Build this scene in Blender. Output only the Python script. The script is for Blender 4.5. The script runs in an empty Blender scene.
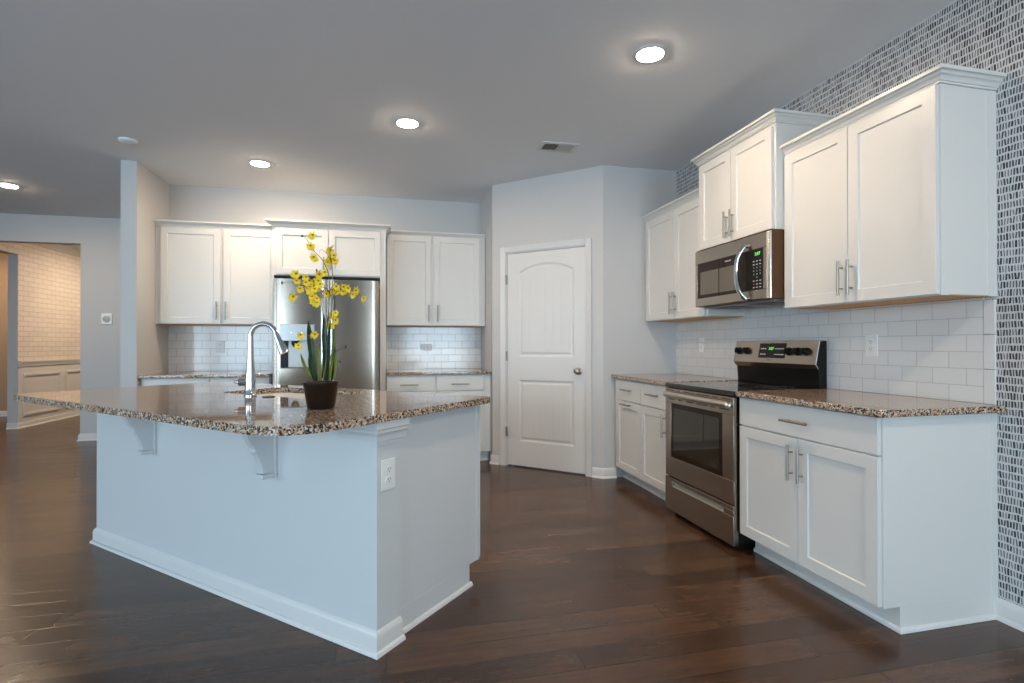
import bpy, bmesh, math, random
from mathutils import Matrix, Vector
random.seed(7)
PI = math.pi
scene = bpy.context.scene
C = bpy.context.collection

# ------------------------------------------------------------------ camera
cd = bpy.data.cameras.new('camera'); cam = bpy.data.objects.new('camera', cd); C.objects.link(cam)
cd.sensor_width = 36; cd.sensor_fit = 'HORIZONTAL'; cd.lens = 522.62 / 1024 * 36
cd.shift_x = -0.73 / 1024; cd.shift_y = 1.22 / 1024
cam.matrix_world = (Matrix.Translation((0, 0, 1.1663)) @ Matrix.Rotation(-0.2283, 4, 'Z')
                    @ Matrix.Rotation(PI / 2 + 0.0044, 4, 'X') @ Matrix.Rotation(-0.001, 4, 'Z'))
cd.clip_start = 0.05
scene.camera = cam
# ------------------------------------------------------------------ world, view, daylight
w = bpy.data.worlds.new('world'); scene.world = w; w.use_nodes = True
w.node_tree.nodes['Background'].inputs[0].default_value = (0.62, 0.80, 1.0, 1)
w.node_tree.nodes['Background'].inputs[1].default_value = 1.0
scene.view_settings.view_transform = 'Standard'; scene.view_settings.look = 'None'
scene.view_settings.gamma = 1; scene.view_settings.use_curve_mapping = False
scene.view_settings.exposure = 0.13
scene.cycles.max_bounces = 8; scene.cycles.diffuse_bounces = 5; scene.cycles.glossy_bounces = 4
scene.cycles.sample_clamp_indirect = 6; scene.cycles.caustics_reflective = False; scene.cycles.caustics_refractive = False

def area(name, loc, rot, sx, sy, power, col, spread=PI):
    l = bpy.data.lights.new(name, 'AREA'); l.shape = 'RECTANGLE'; l.size = sx; l.size_y = sy
    l.energy = power; l.color = col; l.spread = spread
    o = bpy.data.objects.new(name, l); o.location = loc; o.rotation_euler = rot; C.objects.link(o); return o
DAY = (0.62, 0.83, 1.0)
REAR_Y = -4.2; LEFT_X = -6.8
REAR_WINDOWS = [(-6.6, -4.9), (-4.6, -3.0), (0.3, 2.2)]        # x ranges, daylight behind the camera
for x0, x1 in REAR_WINDOWS:
    area('daylight', ((x0 + x1) / 2, REAR_Y - 0.22, 1.40), (PI / 2, 0, 0), x1 - x0, 2.1, 125 if x0 < 0 else 165, DAY)
SIDE_WINDOWS = [(-2.6, -1.0), (0.2, 1.8)]                       # y ranges in the left wall
for y0, y1 in SIDE_WINDOWS:
    area('daylight', (LEFT_X - 0.22, (y0 + y1) / 2, 1.45), (PI / 2, 0, -PI / 2), y1 - y0, 1.7, 90, DAY)

# ------------------------------------------------------------------ dimensions
H = 2.743
XW = 2.523            # right wall
YB = 5.744            # back wall
YP = 4.281            # short wall behind the far right cabinet
XP = 1.809            # corner of the pantry
XQ, YQ = 0.9705, 5.061
XS0, XS1, YS = -2.242, -2.12, 5.077   # stub wall left of the kitchen
CT = 0.908; CU = 0.878
YH = 7.43             # hall wall
WARM = (1.0, 0.80, 0.58)

# ------------------------------------------------------------------ materials
def mat(name, col=(.8, .8, .8), rough=.5, metal=0., spec=.5, **kw):
    m = bpy.data.materials.new(name); m.use_nodes = True
    b = m.node_tree.nodes['Principled BSDF']
    b.inputs['Base Color'].default_value = (*col, 1); b.inputs['Roughness'].default_value = rough
    b.inputs['Metallic'].default_value = metal; b.inputs['Specular IOR Level'].default_value = spec
    for k, v in kw.items(): b.inputs[k.replace('_', ' ')].default_value = v
    return m
class N:
    """tiny node helper"""
    def __init__(s, m): s.m = m; s.t = m.node_tree; s.b = s.t.nodes['Principled BSDF']
    def n(s, kind, **kw):
        o = s.t.nodes.new(kind)
        for k, v in kw.items(): setattr(o, k, v)
        return o
    def l(s, a, b): s.t.links.new(a, b)
    def math(s, op, a, b=None, c=None):
        o = s.n('ShaderNodeMath', operation=op)
        for i, v in enumerate((a, b, c)):
            if v is None: continue
            if isinstance(v, (int, float)): o.inputs[i].default_value = v
            else: s.l(v, o.inputs[i])
        return o.outputs[0]
    def coords(s):
        o = s.n('ShaderNodeTexCoord'); x = s.n('ShaderNodeSeparateXYZ'); s.l(o.outputs['Object'], x.inputs[0]); return o.outputs['Object'], x.outputs
    def comb(s, x=0, y=0, z=0):
        o = s.n('ShaderNodeCombineXYZ')
        for i, v in enumerate((x, y, z)):
            if isinstance(v, (int, float)): o.inputs[i].default_value = v
            else: s.l(v, o.inputs[i])
        return o.outputs[0]
    def ramp(s, fac, stops, interp='LINEAR'):
        o = s.n('ShaderNodeValToRGB'); r = o.color_ramp; r.interpolation = interp
        while len(r.elements) < len(stops): r.elements.new(0.5)
        for e, (p, c) in zip(r.elements, stops): e.position = p; e.color = (*c, 1)
        s.l(fac, o.inputs[0]); return o.outputs[0]
    def noise(s, vec, scale, detail=2, rough=.5, out=0):
        o = s.n('ShaderNodeTexNoise'); o.inputs['Scale'].default_value = scale; o.inputs['Detail'].default_value = detail
        o.inputs['Roughness'].default_value = rough; s.l(vec, o.inputs['Vector']); return o.outputs[out]
    def bump(s, h, strength=.3, dist=.002):
        o = s.n('ShaderNodeBump'); o.inputs['Strength'].default_value = strength; o.inputs['Distance'].default_value = dist
        s.l(h, o.inputs['Height']); s.l(o.outputs[0], s.b.inputs['Normal'])
    def mix(s, fac, a, b, mode='MIX'):
        o = s.n('ShaderNodeMix', data_type='RGBA', blend_type=mode)
        for i, v in ((0, fac), (6, a), (7, b)):
            if isinstance(v, (int, float)): o.inputs[i].default_value = v
            elif isinstance(v, tuple): o.inputs[i].default_value = (*v, 1)
            else: s.l(v, o.inputs[i])
        return o.outputs[2]
def paint(name, col, rough=.6, bump=.05, scale=250):
    m = mat(name, col, rough, spec=.35); g = N(m); o, _ = g.coords()
    g.bump(g.noise(o, scale, 3), bump, .001); return m
M = {}
M['wall'] = paint('wall_paint', (.52, .515, .51))
M['wall_cream'] = paint('cream_wall_paint', (.66, .60, .53))
M['wall_tan'] = paint('tan_wall_paint', (.42, .30, .20))
M['ceiling'] = paint('ceiling_paint', (.77, .79, .82), .8, .15, 120)
M['trim'] = paint('trim_paint', (.64, .635, .62), .35, .02)
M['cab'] = paint('cabinet_paint', (.65, .64, .61), .32, .015)
M['island'] = paint('island_paint', (.59, .60, .60), .35, .02)
M['wood_under'] = mat('maple_cabinet_underside', (.72, .40, .12), .5)
M['dark_gap'] = mat('dark_gap', (.03, .02, .015), .7)
M['nickel'] = mat('brushed_nickel', (.36, .335, .30), .38, 1.)
M['chrome'] = mat('chrome', (.55, .56, .58), .09, 1.)
M['white_plastic'] = mat('white_plastic', (.78, .78, .76), .35)
M['black_plastic'] = mat('black_plastic', (.008, .007, .006), .3, spec=.2)
M['black_glass'] = mat('black_glass', (.022, .011, .006), .05, spec=.25)
M['cooktop'] = mat('cooktop_glass', (.02, .018, .016), .06)
M['oven_glass'] = mat('oven_window_glass', (.030, .022, .012), .03, spec=.8)
M['mesh_glass'] = mat('microwave_mesh_glass', (.13, .115, .095), .22, spec=.3)
M['brown_metal'] = mat('dark_brown_enamel', (.085, .036, .012), .35, spec=.3)
M['sink'] = mat('sink_steel', (.45, .44, .42), .25, 1.)
M['mark_white'] = mat('printed_mark', (.7, .7, .7), .5)
M['mark_dark'] = mat('dark_printed_mark', (.12, .10, .08), .5)
M['mark_red'] = mat('red_printed_mark', (.5, .08, .06), .5)
def emis(name, col, st):
    m = mat(name, (0, 0, 0), .5); b = m.node_tree.nodes['Principled BSDF']
    b.inputs['Emission Color'].default_value = (*col, 1); b.inputs['Emission Strength'].default_value = st; return m
M['green_led'] = emis('green_display', (.18, 1., .12), 1.4)
M['lamp'] = emis('downlight_lens', (1.0, .77, .54), 400.)

def steel(name, col, rough, horizontal=True):
    m = mat(name, col, rough, 1.); g = N(m); o, x = g.coords()
    mp = g.n('ShaderNodeMapping'); g.l(o, mp.inputs[0]); mp.inputs['Scale'].default_value = (3, 3, 900) if horizontal else (900, 900, 3)
    n = g.noise(mp.outputs[0], 1., 2)
    g.l(g.ramp(n, [(.3, tuple(c * .93 for c in col)), (.7, tuple(min(1, c * 1.05) for c in col))]), g.b.inputs['Base Color'])
    g.bump(n, .12, .0004)
    g.b.inputs['Anisotropic'].default_value = .6
    tg = g.n('ShaderNodeTangent', direction_type='RADIAL', axis='Z'); g.l(tg.outputs[0], g.b.inputs['Tangent'])
    g.b.inputs['Anisotropic Rotation'].default_value = .25
    return m
M['steel'] = steel('stainless_steel', (.345, .295, .245), .22)
M['steel_range'] = steel('stainless_steel_range', (.47, .40, .33), .26)

# granite
m = M['granite'] = mat('speckled_granite', rough=.035, spec=.6); g = N(m); o, x = g.coords()
wob = g.noise(o, 90, 2, out=1)
vm = g.n('ShaderNodeVectorMath', operation='MULTIPLY_ADD'); g.l(wob, vm.inputs[0]); vm.inputs[1].default_value = (.012,) * 3; g.l(o, vm.inputs[2])
vo = g.n('ShaderNodeTexVoronoi'); vo.inputs['Scale'].default_value = 185; g.l(vm.outputs[0], vo.inputs['Vector'])
sp = g.n('ShaderNodeSeparateColor'); g.l(vo.outputs['Color'], sp.inputs[0])
c1 = g.ramp(sp.outputs[0], [(0, (.010, .009, .009)), (.25, (.07, .05, .04)), (.34, (.38, .21, .12)), (.45, (.60, .38, .22)),
                            (.66, (.74, .55, .38)), (.80, (.78, .70, .60)), (.93, (.20, .20, .20))], 'CONSTANT')
fine = g.noise(o, 420, 3)
c2 = g.mix(g.ramp(fine, [(.35, (.55,) * 3), (.65, (0,) * 3)]), c1, (.05, .04, .038))
g.l(c2, g.b.inputs['Base Color'])

# wood floor, planks along x
m = M['floor'] = mat('dark_wood_floor', rough=.3, spec=.5); g = N(m); o, x = g.coords()
row = g.math('FLOOR', g.math('DIVIDE', x[1], .127))
wn = g.n('ShaderNodeTexWhiteNoise', noise_dimensions='1D'); g.l(row, wn.inputs['W'])
xs = g.math('ADD', g.math('DIVIDE', x[0], 1.35), g.math('MULTIPLY', wn.outputs[0], 7.3))
col = g.math('FLOOR', xs)
wn2 = g.n('ShaderNodeTexWhiteNoise', noise_dimensions='2D'); g.l(g.comb(row, col), wn2.inputs['Vector'])
fy = g.math('FRACT', g.math('DIVIDE', x[1], .127)); fx = g.math('FRACT', xs)
dy = g.math('MULTIPLY', g.math('MINIMUM', fy, g.math('SUBTRACT', 1, fy)), .127)
dx = g.math('MULTIPLY', g.math('MINIMUM', fx, g.math('SUBTRACT', 1, fx)), 1.35)
dd = g.math('MINIMUM', dx, dy)
gap = g.math('SMOOTH_MIN', g.math('DIVIDE', dd, .003), 1.0, .3)
gvec = g.comb(g.math('MULTIPLY', x[0], 2.2), g.math('MULTIPLY', x[1], 38), g.math('MULTIPLY', wn2.outputs[0], 20))
grain = g.noise(gvec, 1, 5, .6)
blot = g.noise(g.comb(x[0], g.math('MULTIPLY', x[1], 2), wn2.outputs[0]), 3.5, 4, .6)
base = g.ramp(g.math('ADD', g.math('MULTIPLY', wn2.outputs[0], .40), g.math('MULTIPLY', grain, .6)),
              [(.2, (.036, .016, .008)), (.45, (.074, .034, .016)), (.65, (.108, .052, .025)), (.9, (.155, .080, .041))])
base = g.mix(g.ramp(blot, [(.30, (.60,) * 3), (.70, (0,) * 3)]), base, (.030, .014, .009))
base = g.mix(g.math('SUBTRACT', 1, gap), base, (.008, .005, .004))
g.l(base, g.b.inputs['Base Color'])
g.l(g.math('ADD', .13, g.math('MULTIPLY', blot, .20)), g.b.inputs['Roughness'])
g.bump(g.math('ADD', gap, g.math('MULTIPLY', grain, .35)), .35, .0012)

# wallpaper with rows of dark brush strokes (pattern in y,z on the right wall)
m = M['stroke_paper'] = mat('brush_stroke_wallpaper', rough=.55, spec=.3); g = N(m); o, x = g.coords()
RP, CP = .0335, .0110
yw = g.math('ADD', x[2], g.math('MULTIPLY', g.noise(g.comb(x[1], x[2]), 9, 1), .012))
rf = g.math('DIVIDE', yw, RP); row = g.math('FLOOR', rf); fz = g.math('FRACT', rf)
wr = g.n('ShaderNodeTexWhiteNoise', noise_dimensions='1D'); g.l(row, wr.inputs['W'])
cf = g.math('ADD', g.math('DIVIDE', x[1], CP), g.math('MULTIPLY', wr.outputs[0], 5)); colm = g.math('FLOOR', cf); fy = g.math('FRACT', cf)
wc = g.n('ShaderNodeTexWhiteNoise', noise_dimensions='2D'); g.l(g.comb(row, colm), wc.inputs['Vector'])
sp = g.n('ShaderNodeSeparateColor'); g.l(wc.outputs['Color'], sp.inputs[0])
tilt = g.math('MULTIPLY', g.math('SUBTRACT', sp.outputs[0], .5), .7)
off = g.math('ABSOLUTE', g.math('ADD', g.math('SUBTRACT', fy, .5), g.math('MULTIPLY', g.math('SUBTRACT', fz, .5), tilt)))
wid = g.math('ADD', .20, g.math('MULTIPLY', sp.outputs[1], .17))
inx = g.math('LESS_THAN', off, wid)
inz = g.math('LESS_THAN', g.math('ABSOLUTE', g.math('SUBTRACT', fz, .5)), g.math('ADD', .33, g.math('MULTIPLY', sp.outputs[2], .1)))
st = g.math('MULTIPLY', inx, inz)
st = g.math('MULTIPLY', st, g.math('ADD', .72, g.math('MULTIPLY', sp.outputs[1], .28)))
g.l(g.mix(st, (.55, .55, .55), (.020, .022, .030)), g.b.inputs['Base Color'])

def bricktex(g, u, v, bw, rh, mort, c1, c2, cm):
    b = g.n('ShaderNodeTexBrick'); b.offset = .5; g.l(g.comb(u, v), b.inputs['Vector'])
    b.inputs['Scale'].default_value = 1; b.inputs['Brick Width'].default_value = bw; b.inputs['Row Height'].default_value = rh
    b.inputs['Mortar Size'].default_value = mort; b.inputs['Mortar Smooth'].default_value = .2
    b.inputs['Color1'].default_value = (*c1, 1); b.inputs['Color2'].default_value = (*c2, 1); b.inputs['Mortar'].default_value = (*cm, 1)
    return b
def tile(name, axis, grout):
    m = mat(name, rough=.12, spec=.5); g = N(m); o, x = g.coords()
    b = bricktex(g, g.math('ADD', x[axis], 10 * .152 - .0), g.math('SUBTRACT', x[2], CT), .152, .0755, .0014, (.70, .69, .67), (.66, .655, .64), grout)
    g.l(b.outputs['Color'], g.b.inputs['Base Color']); g.bump(g.math('SUBTRACT', 1, b.outputs['Fac']), .5, .0012)
    g.l(g.math('ADD', .12, g.math('MULTIPLY', b.outputs['Fac'], .5)), g.b.inputs['Roughness']); return m
M['tile_y'] = tile('subway_tile_side', 1, (.40, .395, .385)); M['tile_x'] = tile('subway_tile_back', 0, (.24, .235, .23))
M['tile_plain'] = mat('bullnose_tile', (.70, .69, .67), .12)
m = M['brick_paper'] = mat('brick_pattern_wallpaper', rough=.7); g = N(m); o, x = g.coords()
b = bricktex(g, x[1], x[2], .21, .072, .006, (.72, .66, .61), (.66, .60, .55), (.52, .45, .40))
nz = g.noise(o, 30, 4)
g.l(g.mix(g.ramp(nz, [(.4, (0,) * 3), (.7, (.35,) * 3)]), b.outputs['Color'], (.70, .60, .5)), g.b.inputs['Base Color'])

M['leaf'] = mat('orchid_leaf', (.035, .085, .02), .35); g = N(M['leaf']); o, x = g.coords()
g.l(g.ramp(g.noise(o, 40, 3), [(.35, (.010, .026, .008)), (.7, (.035, .07, .018))]), g.b.inputs['Base Color'])
M['pale_leaf'] = mat('pale_orchid_leaf', (.22, .26, .05), .45)
M['stem'] = mat('orchid_stem', (.19, .20, .05), .5)
M['twig'] = mat('dark_twig', (.05, .035, .02), .6)
M['petal'] = mat('yellow_petal', (.9, .7, .03), .5); g = N(M['petal']); o, x = g.coords()
g.l(g.ramp(g.noise(o, 60, 3), [(.35, (.85, .58, .015)), (.65, (.98, .80, .05))]), g.b.inputs['Base Color'])
M['petal_core'] = mat('orange_brown_throat', (.45, .16, .02), .5)
M['pot'] = mat('dark_glazed_pot', (.014, .007, .004), .3, spec=.3); g = N(M['pot']); o, x = g.coords()
g.bump(g.noise(o, 45, 3), .4, .003)
M['soil'] = mat('bark_soil', (.03, .018, .01), .9)
M['glass'] = mat('window_glass', (1, 1, 1), .0, Transmission_Weight=1.0, IOR=1.1)

# ------------------------------------------------------------------ mesh helpers
class MB:
    def __init__(s): s.v = []; s.f = []; s.mi = []; s.cur = 0
    def add(s, vs, fs):
        n = len(s.v); s.v += [tuple(p) for p in vs]; s.f += [tuple(i + n for i in f) for f in fs]; s.mi += [s.cur] * len(fs); return s
    def box(s, x0, x1, y0, y1, z0, z1):
        x0, x1 = sorted((x0, x1)); y0, y1 = sorted((y0, y1)); z0, z1 = sorted((z0, z1))
        return s.add([(x, y, z) for z in (z0, z1) for y in (y0, y1) for x in (x0, x1)],
                     [(0, 2, 3, 1), (4, 5, 7, 6), (0, 1, 5, 4), (2, 6, 7, 3), (0, 4, 6, 2), (1, 3, 7, 5)])
    def prism(s, poly, a0, a1, axis='z'):
        """extrude a 2d polygon; axis z: (x,y); x: (y,z); y: (x,z)"""
        n = len(poly)
        def P(p, a): return (p[0], p[1], a) if axis == 'z' else ((a, p[0], p[1]) if axis == 'x' else (p[0], a, p[1]))
        return s.add([P(p, a0) for p in poly] + [P(p, a1) for p in poly],
                     [tuple(range(n))[::-1], tuple(range(n, 2 * n))] + [(i, (i + 1) % n, n + (i + 1) % n, n + i) for i in range(n)])
    def tube(s, pts, r, n=10, cap=True):
        pts = [Vector(p) for p in pts]; rs = r if isinstance(r, (list, tuple)) else [r] * len(pts)
        vs = []; up = None
        for i, p in enumerate(pts):
            d = (pts[min(i + 1, len(pts) - 1)] - pts[max(i - 1, 0)]).normalized()
            if up is None: up = Vector((0, 0, 1)) if abs(d.z) < .9 else Vector((1, 0, 0))
            a = up - d * up.dot(d)
            a = a.normalized() if a.length > 1e-6 else d.orthogonal().normalized()
            b = d.cross(a); up = a
            for k in range(n):
                t = 2 * PI * k / n; vs.append(p + (a * math.cos(t) + b * math.sin(t)) * rs[i])
        fs = [(i * n + k, i * n + (k + 1) % n, (i + 1) * n + (k + 1) % n, (i + 1) * n + k) for i in range(len(pts) - 1) for k in range(n)]
        if cap: fs += [tuple(range(n))[::-1], tuple(range((len(pts) - 1) * n, len(pts) * n))]
        return s.add(vs, fs)
    def lathe(s, prof, c=(0, 0, 0), n=32, axis='z', closed=False):
        vs = []
        for r, h in prof:
            for k in range(n):
                t = 2 * PI * k / n; a, b = r * math.cos(t), r * math.sin(t)
                q = (a, b, h) if axis == 'z' else ((a, h, b) if axis == 'y' else (h, a, b))
                vs.append((q[0] + c[0], q[1] + c[1], q[2] + c[2]))
        fs = [(i * n + k, i * n + (k + 1) % n, (i + 1) * n + (k + 1) % n, (i + 1) * n + k) for i in range(len(prof) - 1) for k in range(n)]
        if closed: q = (len(prof) - 1) * n; fs += [(q + k, q + (k + 1) % n, (k + 1) % n, k) for k in range(n)]
        else: fs += [tuple(range(n))[::-1], tuple(range((len(prof) - 1) * n, len(prof) * n))]
        return s.add(vs, fs)
    def sweep(s, path, prof):
        """mitred moulding: path of (x,y), prof of (offset to the right, z)"""
        P = [Vector(p) for p in path]; m = len(prof); vs = []
        for i, p in enumerate(P):
            ds = []
            if i > 0: ds.append((P[i] - P[i - 1]).normalized())
            if i < len(P) - 1: ds.append((P[i + 1] - P[i]).normalized())
            ns = [Vector((d.y, -d.x)) for d in ds]
            if len(ns) == 1: k = ns[0]
            else: k = (ns[0] + ns[1]); k = k / max(.2, k.dot(ns[0]))
            for o, z in prof: vs.append((p.x + k.x * o, p.y + k.y * o, z))
        fs = [(i * m + j, i * m + (j + 1) % m, (i + 1) * m + (j + 1) % m, (i + 1) * m + j) for i in range(len(P) - 1) for j in range(m)]
        fs += [tuple(range(m)), tuple(range((len(P) - 1) * m, len(P) * m))[::-1]]
        return s.add(vs, fs)
    def shaker(s, x0, x1, z0, z1, yf, t=.019, fr=.057, rec=.008, bv=.004):
        """shaker door or slab with a recessed field; front at y=yf facing -y"""
        def ring(i, y): return [(x0 + i, y, z0 + i), (x1 - i, y, z0 + i), (x1 - i, y, z1 - i), (x0 + i, y, z1 - i)]
        R = [ring(0, yf + t), ring(0, yf + .0015), ring(.0015, yf), ring(fr, yf), ring(fr + bv, yf + rec)]
        vs = sum(R, []); fs = [(0, 1, 2, 3)]
        for i in range(len(R) - 1):
            for k in range(4): fs.append((i * 4 + k, i * 4 + (k + 1) % 4, (i + 1) * 4 + (k + 1) % 4, (i + 1) * 4 + k))
        q = (len(R) - 1) * 4; fs.append((q, q + 1, q + 2, q + 3))
        return s.add(vs, fs)
    def build(s, name, m, parent=None, bevel=0, smooth=40, loc=None, rot=None):
        me = bpy.data.meshes.new(name); me.from_pydata(s.v, [], s.f)
        ms = m if isinstance(m, (list, tuple)) else [m]
        for k in ms: me.materials.append(k)
        for p, i in zip(me.polygons, s.mi): p.material_index = min(i, len(ms) - 1)
        bm = bmesh.new(); bm.from_mesh(me); bmesh.ops.recalc_face_normals(bm, faces=bm.faces); bm.to_mesh(me); bm.free()
        if smooth:
            for p in me.polygons: p.use_smooth = True
            me.set_sharp_from_angle(angle=math.radians(smooth))
        ob = bpy.data.objects.new(name, me); C.objects.link(ob)
        if parent: ob.parent = parent
        if loc: ob.location = loc
        if rot is not None: ob.rotation_euler = (0, 0, rot) if isinstance(rot, (int, float)) else rot
        if bevel:
            b = ob.modifiers.new('bevel', 'BEVEL'); b.width = bevel; b.segments = 2; b.limit_method = 'ANGLE'; b.angle_limit = .6
        return ob
def box(name, m, *d, parent=None, bevel=0): return MB().box(*d).build(name, m, parent, bevel)
def tag(o, label, cat, group=None):
    o['label'] = label; o['category'] = cat
    if group: o['group'] = group
    return o
def thing(name, label, cat, loc=(0, 0, 0), rz=0, group=None):
    o = bpy.data.objects.new(name, None); C.objects.link(o); o.empty_display_size = .1
    o.location = loc; o.rotation_euler = (0, 0, rz); return tag(o, label, cat, group)
def struct(o): o['kind'] = 'structure'; return o
def copy_tree(o, parent=None):
    c = o.copy(); C.objects.link(c); c.parent = parent
    for ch in list(o.children): copy_tree(ch, c)
    return c
def text(name, s, size, m, parent, loc, rot, ext=.0004, align='CENTER'):
    cu = bpy.data.curves.new(name, 'FONT'); cu.body = s; cu.size = size; cu.extrude = ext; cu.align_x = align; cu.align_y = 'CENTER'
    t = bpy.data.objects.new(name, cu); C.objects.link(t)
    me = bpy.data.meshes.new_from_object(t.evaluated_get(bpy.context.evaluated_depsgraph_get()))
    bpy.data.objects.remove(t); me.materials.clear(); me.materials.append(m)
    o = bpy.data.objects.new(name, me); C.objects.link(o); o.parent = parent; o.location = loc; o.rotation_euler = rot; return o
def offset_poly(P, d):
    """inset a CCW polygon by d"""
    n = len(P); out = []
    for i in range(n):
        a, b, c = Vector(P[i - 1]), Vector(P[i]), Vector(P[(i + 1) % n])
        d1, d2 = (b - a).normalized(), (c - b).normalized()
        n1, n2 = Vector((-d1.y, d1.x)), Vector((-d2.y, d2.x)); k = n1 + n2; k = k / max(.3, k.dot(n1))
        out.append((b.x + k.x * d, b.y + k.y * d))
    return out
FRONT = (PI / 2, 0, 0)     # turns text in xy to face -y, in a thing's own frame

# ------------------------------------------------------------------ room shell
T = .12
struct(box('floor', M['floor'], LEFT_X - T, XW + T, REAR_Y - T, 13.1, -.08, 0))
struct(box('ceiling', M['ceiling'], LEFT_X - T, XW + T, REAR_Y - T, 13.1, H, H + .08))
struct(box('wall_right', M['stroke_paper'], XW, XW + T, REAR_Y - T, YP + T, 0, H))
struct(box('wall_pantry_right', M['wall'], XP, XW, YP, YP + T, 0, H))
struct(box('wall_back', M['wall'], XS1, XQ + T, YB, YB + T, 0, H))
struct(box('wall_pantry_left', M['wall'], XQ, XQ + .1, YQ + .08, YB, 0, H))
struct(box('wall_stub', M['wall'], XS0, XS1, YS, YB + T, 0, H))
# diagonal pantry wall, in its own frame: x along the wall, y into the pantry
PA = math.atan2(YP - YQ, XP - XQ); PL = math.hypot(XP - XQ, YP - YQ); D0, D1, DH = .165, .974, 2.048
mb = MB().prism([(0, 0), (D0 - .02, 0), (D0 - .02, .1), (.04, .1)], 0, H).prism([(D1 + .02, 0), (PL, 0), (PL - .04, .1), (D1 + .02, .1)], 0, H).box(D0 - .02, D1 + .02, 0, .1, DH + .02, H)
struct(mb.build('wall_pantry_door', M['wall'], loc=(XQ, YQ, 0), rot=PA))
struct(box('wall_pantry_inside', M['wall'], XQ + .3, XP + .3, YB - .35, YB - .3, 0, H))
# hall wall with the wide opening
OX0, OX1, OZ = -6.3, -3.709, 2.415
struct(MB().box(LEFT_X, OX0, YH, YH + T, 0, H).box(OX1, XS1 + .3, YH, YH + T, 0, H).box(OX0, OX1, YH, YH + T, OZ, H).build('wall_hall', M['wall']))
struct(MB().box(XS1 + .3, XS1 + .42, YB + T, YH, 0, H).build('wall_hall_end', M['wall']))
# dining room seen through it
struct(MB().box(-5.22, -5.1, 8.71, 13.0, 0, H).box(-5.22, -5.1, YH + T, 8.71, 2.443, H).build('wall_dining_left', [M['brick_paper']]))
struct(MB().box(-5.2205, -5.1005, 8.704, 8.7095, 0, 2.443).build('wall_dining_jamb', M['wall']))
struct(box('wall_dining_back', M['wall_cream'], -5.1, OX1 + 2.2, 13.0, 13.1, 0, H))
struct(box('wall_dining_right', M['wall_cream'], OX1 + 2.1, OX1 + 2.2, YH + T, 13.0, 0, H))
struct(box('wall_foyer', M['wall_tan'], LEFT_X - T, LEFT_X, YH, 13.1, 0, H))
struct(MB().box(LEFT_X, -5.22, 10.3, 10.42, 0, H).build('wall_foyer_back', M['wall_tan']))
# left wall and rear wall with window openings
WZ0, WZ1 = .35, 2.45
def wall_with_windows(name, spans, axis, a0, a1, pos, t):
    mb = MB(); z0, z1 = WZ0, WZ1
    def bx(u0, u1, za, zb):
        if axis == 'x': mb.box(u0, u1, pos - t, pos, za, zb)
        else: mb.box(pos - t, pos, u0, u1, za, zb)
    bx(a0, a1, 0, z0); bx(a0, a1, z1, H); e = a0
    for s0, s1 in spans: bx(e, s0, z0, z1); e = s1
    bx(e, a1, z0, z1)
    return struct(mb.build(name, M['wall']))
wall_with_windows('wall_rear', REAR_WINDOWS, 'x', LEFT_X, XW, REAR_Y, T)
wall_with_windows('wall_left', SIDE_WINDOWS, 'y', REAR_Y - T, YH, LEFT_X, T)
wi = 0
for axis, spans, pos in (('x', REAR_WINDOWS, REAR_Y), ('y', SIDE_WINDOWS, LEFT_X)):
    for s0, s1 in spans:
        wi += 1; r = bpy.data.objects.new('window_%d' % wi, None); C.objects.link(r); struct(r)
        mb = MB(); sm = (s0 + s1) / 2; pn = MB()
        for u0, u1, za, zb in ((s0, s0 + .05, WZ0, WZ1), (s1 - .05, s1, WZ0, WZ1), (s0 + .05, s1 - .05, WZ0, WZ0 + .05), (s0 + .05, s1 - .05, WZ1 - .05, WZ1), (s0 + .05, s1 - .05, 1.43, 1.48), (sm - .015, sm + .015, WZ0 + .05, 1.43), (sm - .015, sm + .015, 1.48, WZ1 - .05)):
            if axis == 'x': mb.box(u0, u1, pos - .09, pos - .04, za, zb)
            else: mb.box(pos - .09, pos - .04, u0, u1, za, zb)
        mb.build('window_frame', M['trim'], r)

# baseboards
BB = [(0, 0), (.014, 0), (.014, .066), (.010, .078), (.004, .085), (0, .088)]
SH = [(.014, 0), (.026, 0), (.024, .010), (.019, .016), (.014, .018)]
def baseboard(name, path, loc=None, rot=None):
    mb = MB().sweep(path, BB); mb.sweep(path, SH); return struct(mb.build(name, M['trim'], loc=loc, rot=rot))
baseboard('baseboard_right', [(XW, 1.708), (XW, REAR_Y)])
baseboard('baseboard_pantry_left', [(XQ, 5.105), (XQ, YQ), (XQ + .090 * math.cos(PA), YQ + .090 * math.sin(PA))])
q0 = (XQ + (D1 + .070) * math.cos(PA), YQ + (D1 + .070) * math.sin(PA))
baseboard('baseboard_pantry_right', [q0, (XP, YP), (1.925, YP)])
baseboard('baseboard_hall', [(OX1, YH + T), (OX1, YH), (XS0 + .4, YH)])
baseboard('baseboard_stub', [(XS0, YB + T), (XS0, YS), (XS1, YS), (XS1, 5.115)])
baseboard('baseboard_dining', [(-5.22, 8.704), (-5.1, 8.704), (-5.1, 13.0)])
baseboard('baseboard_foyer', [(LEFT_X, 10.3), (-5.22, 10.3)])
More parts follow.
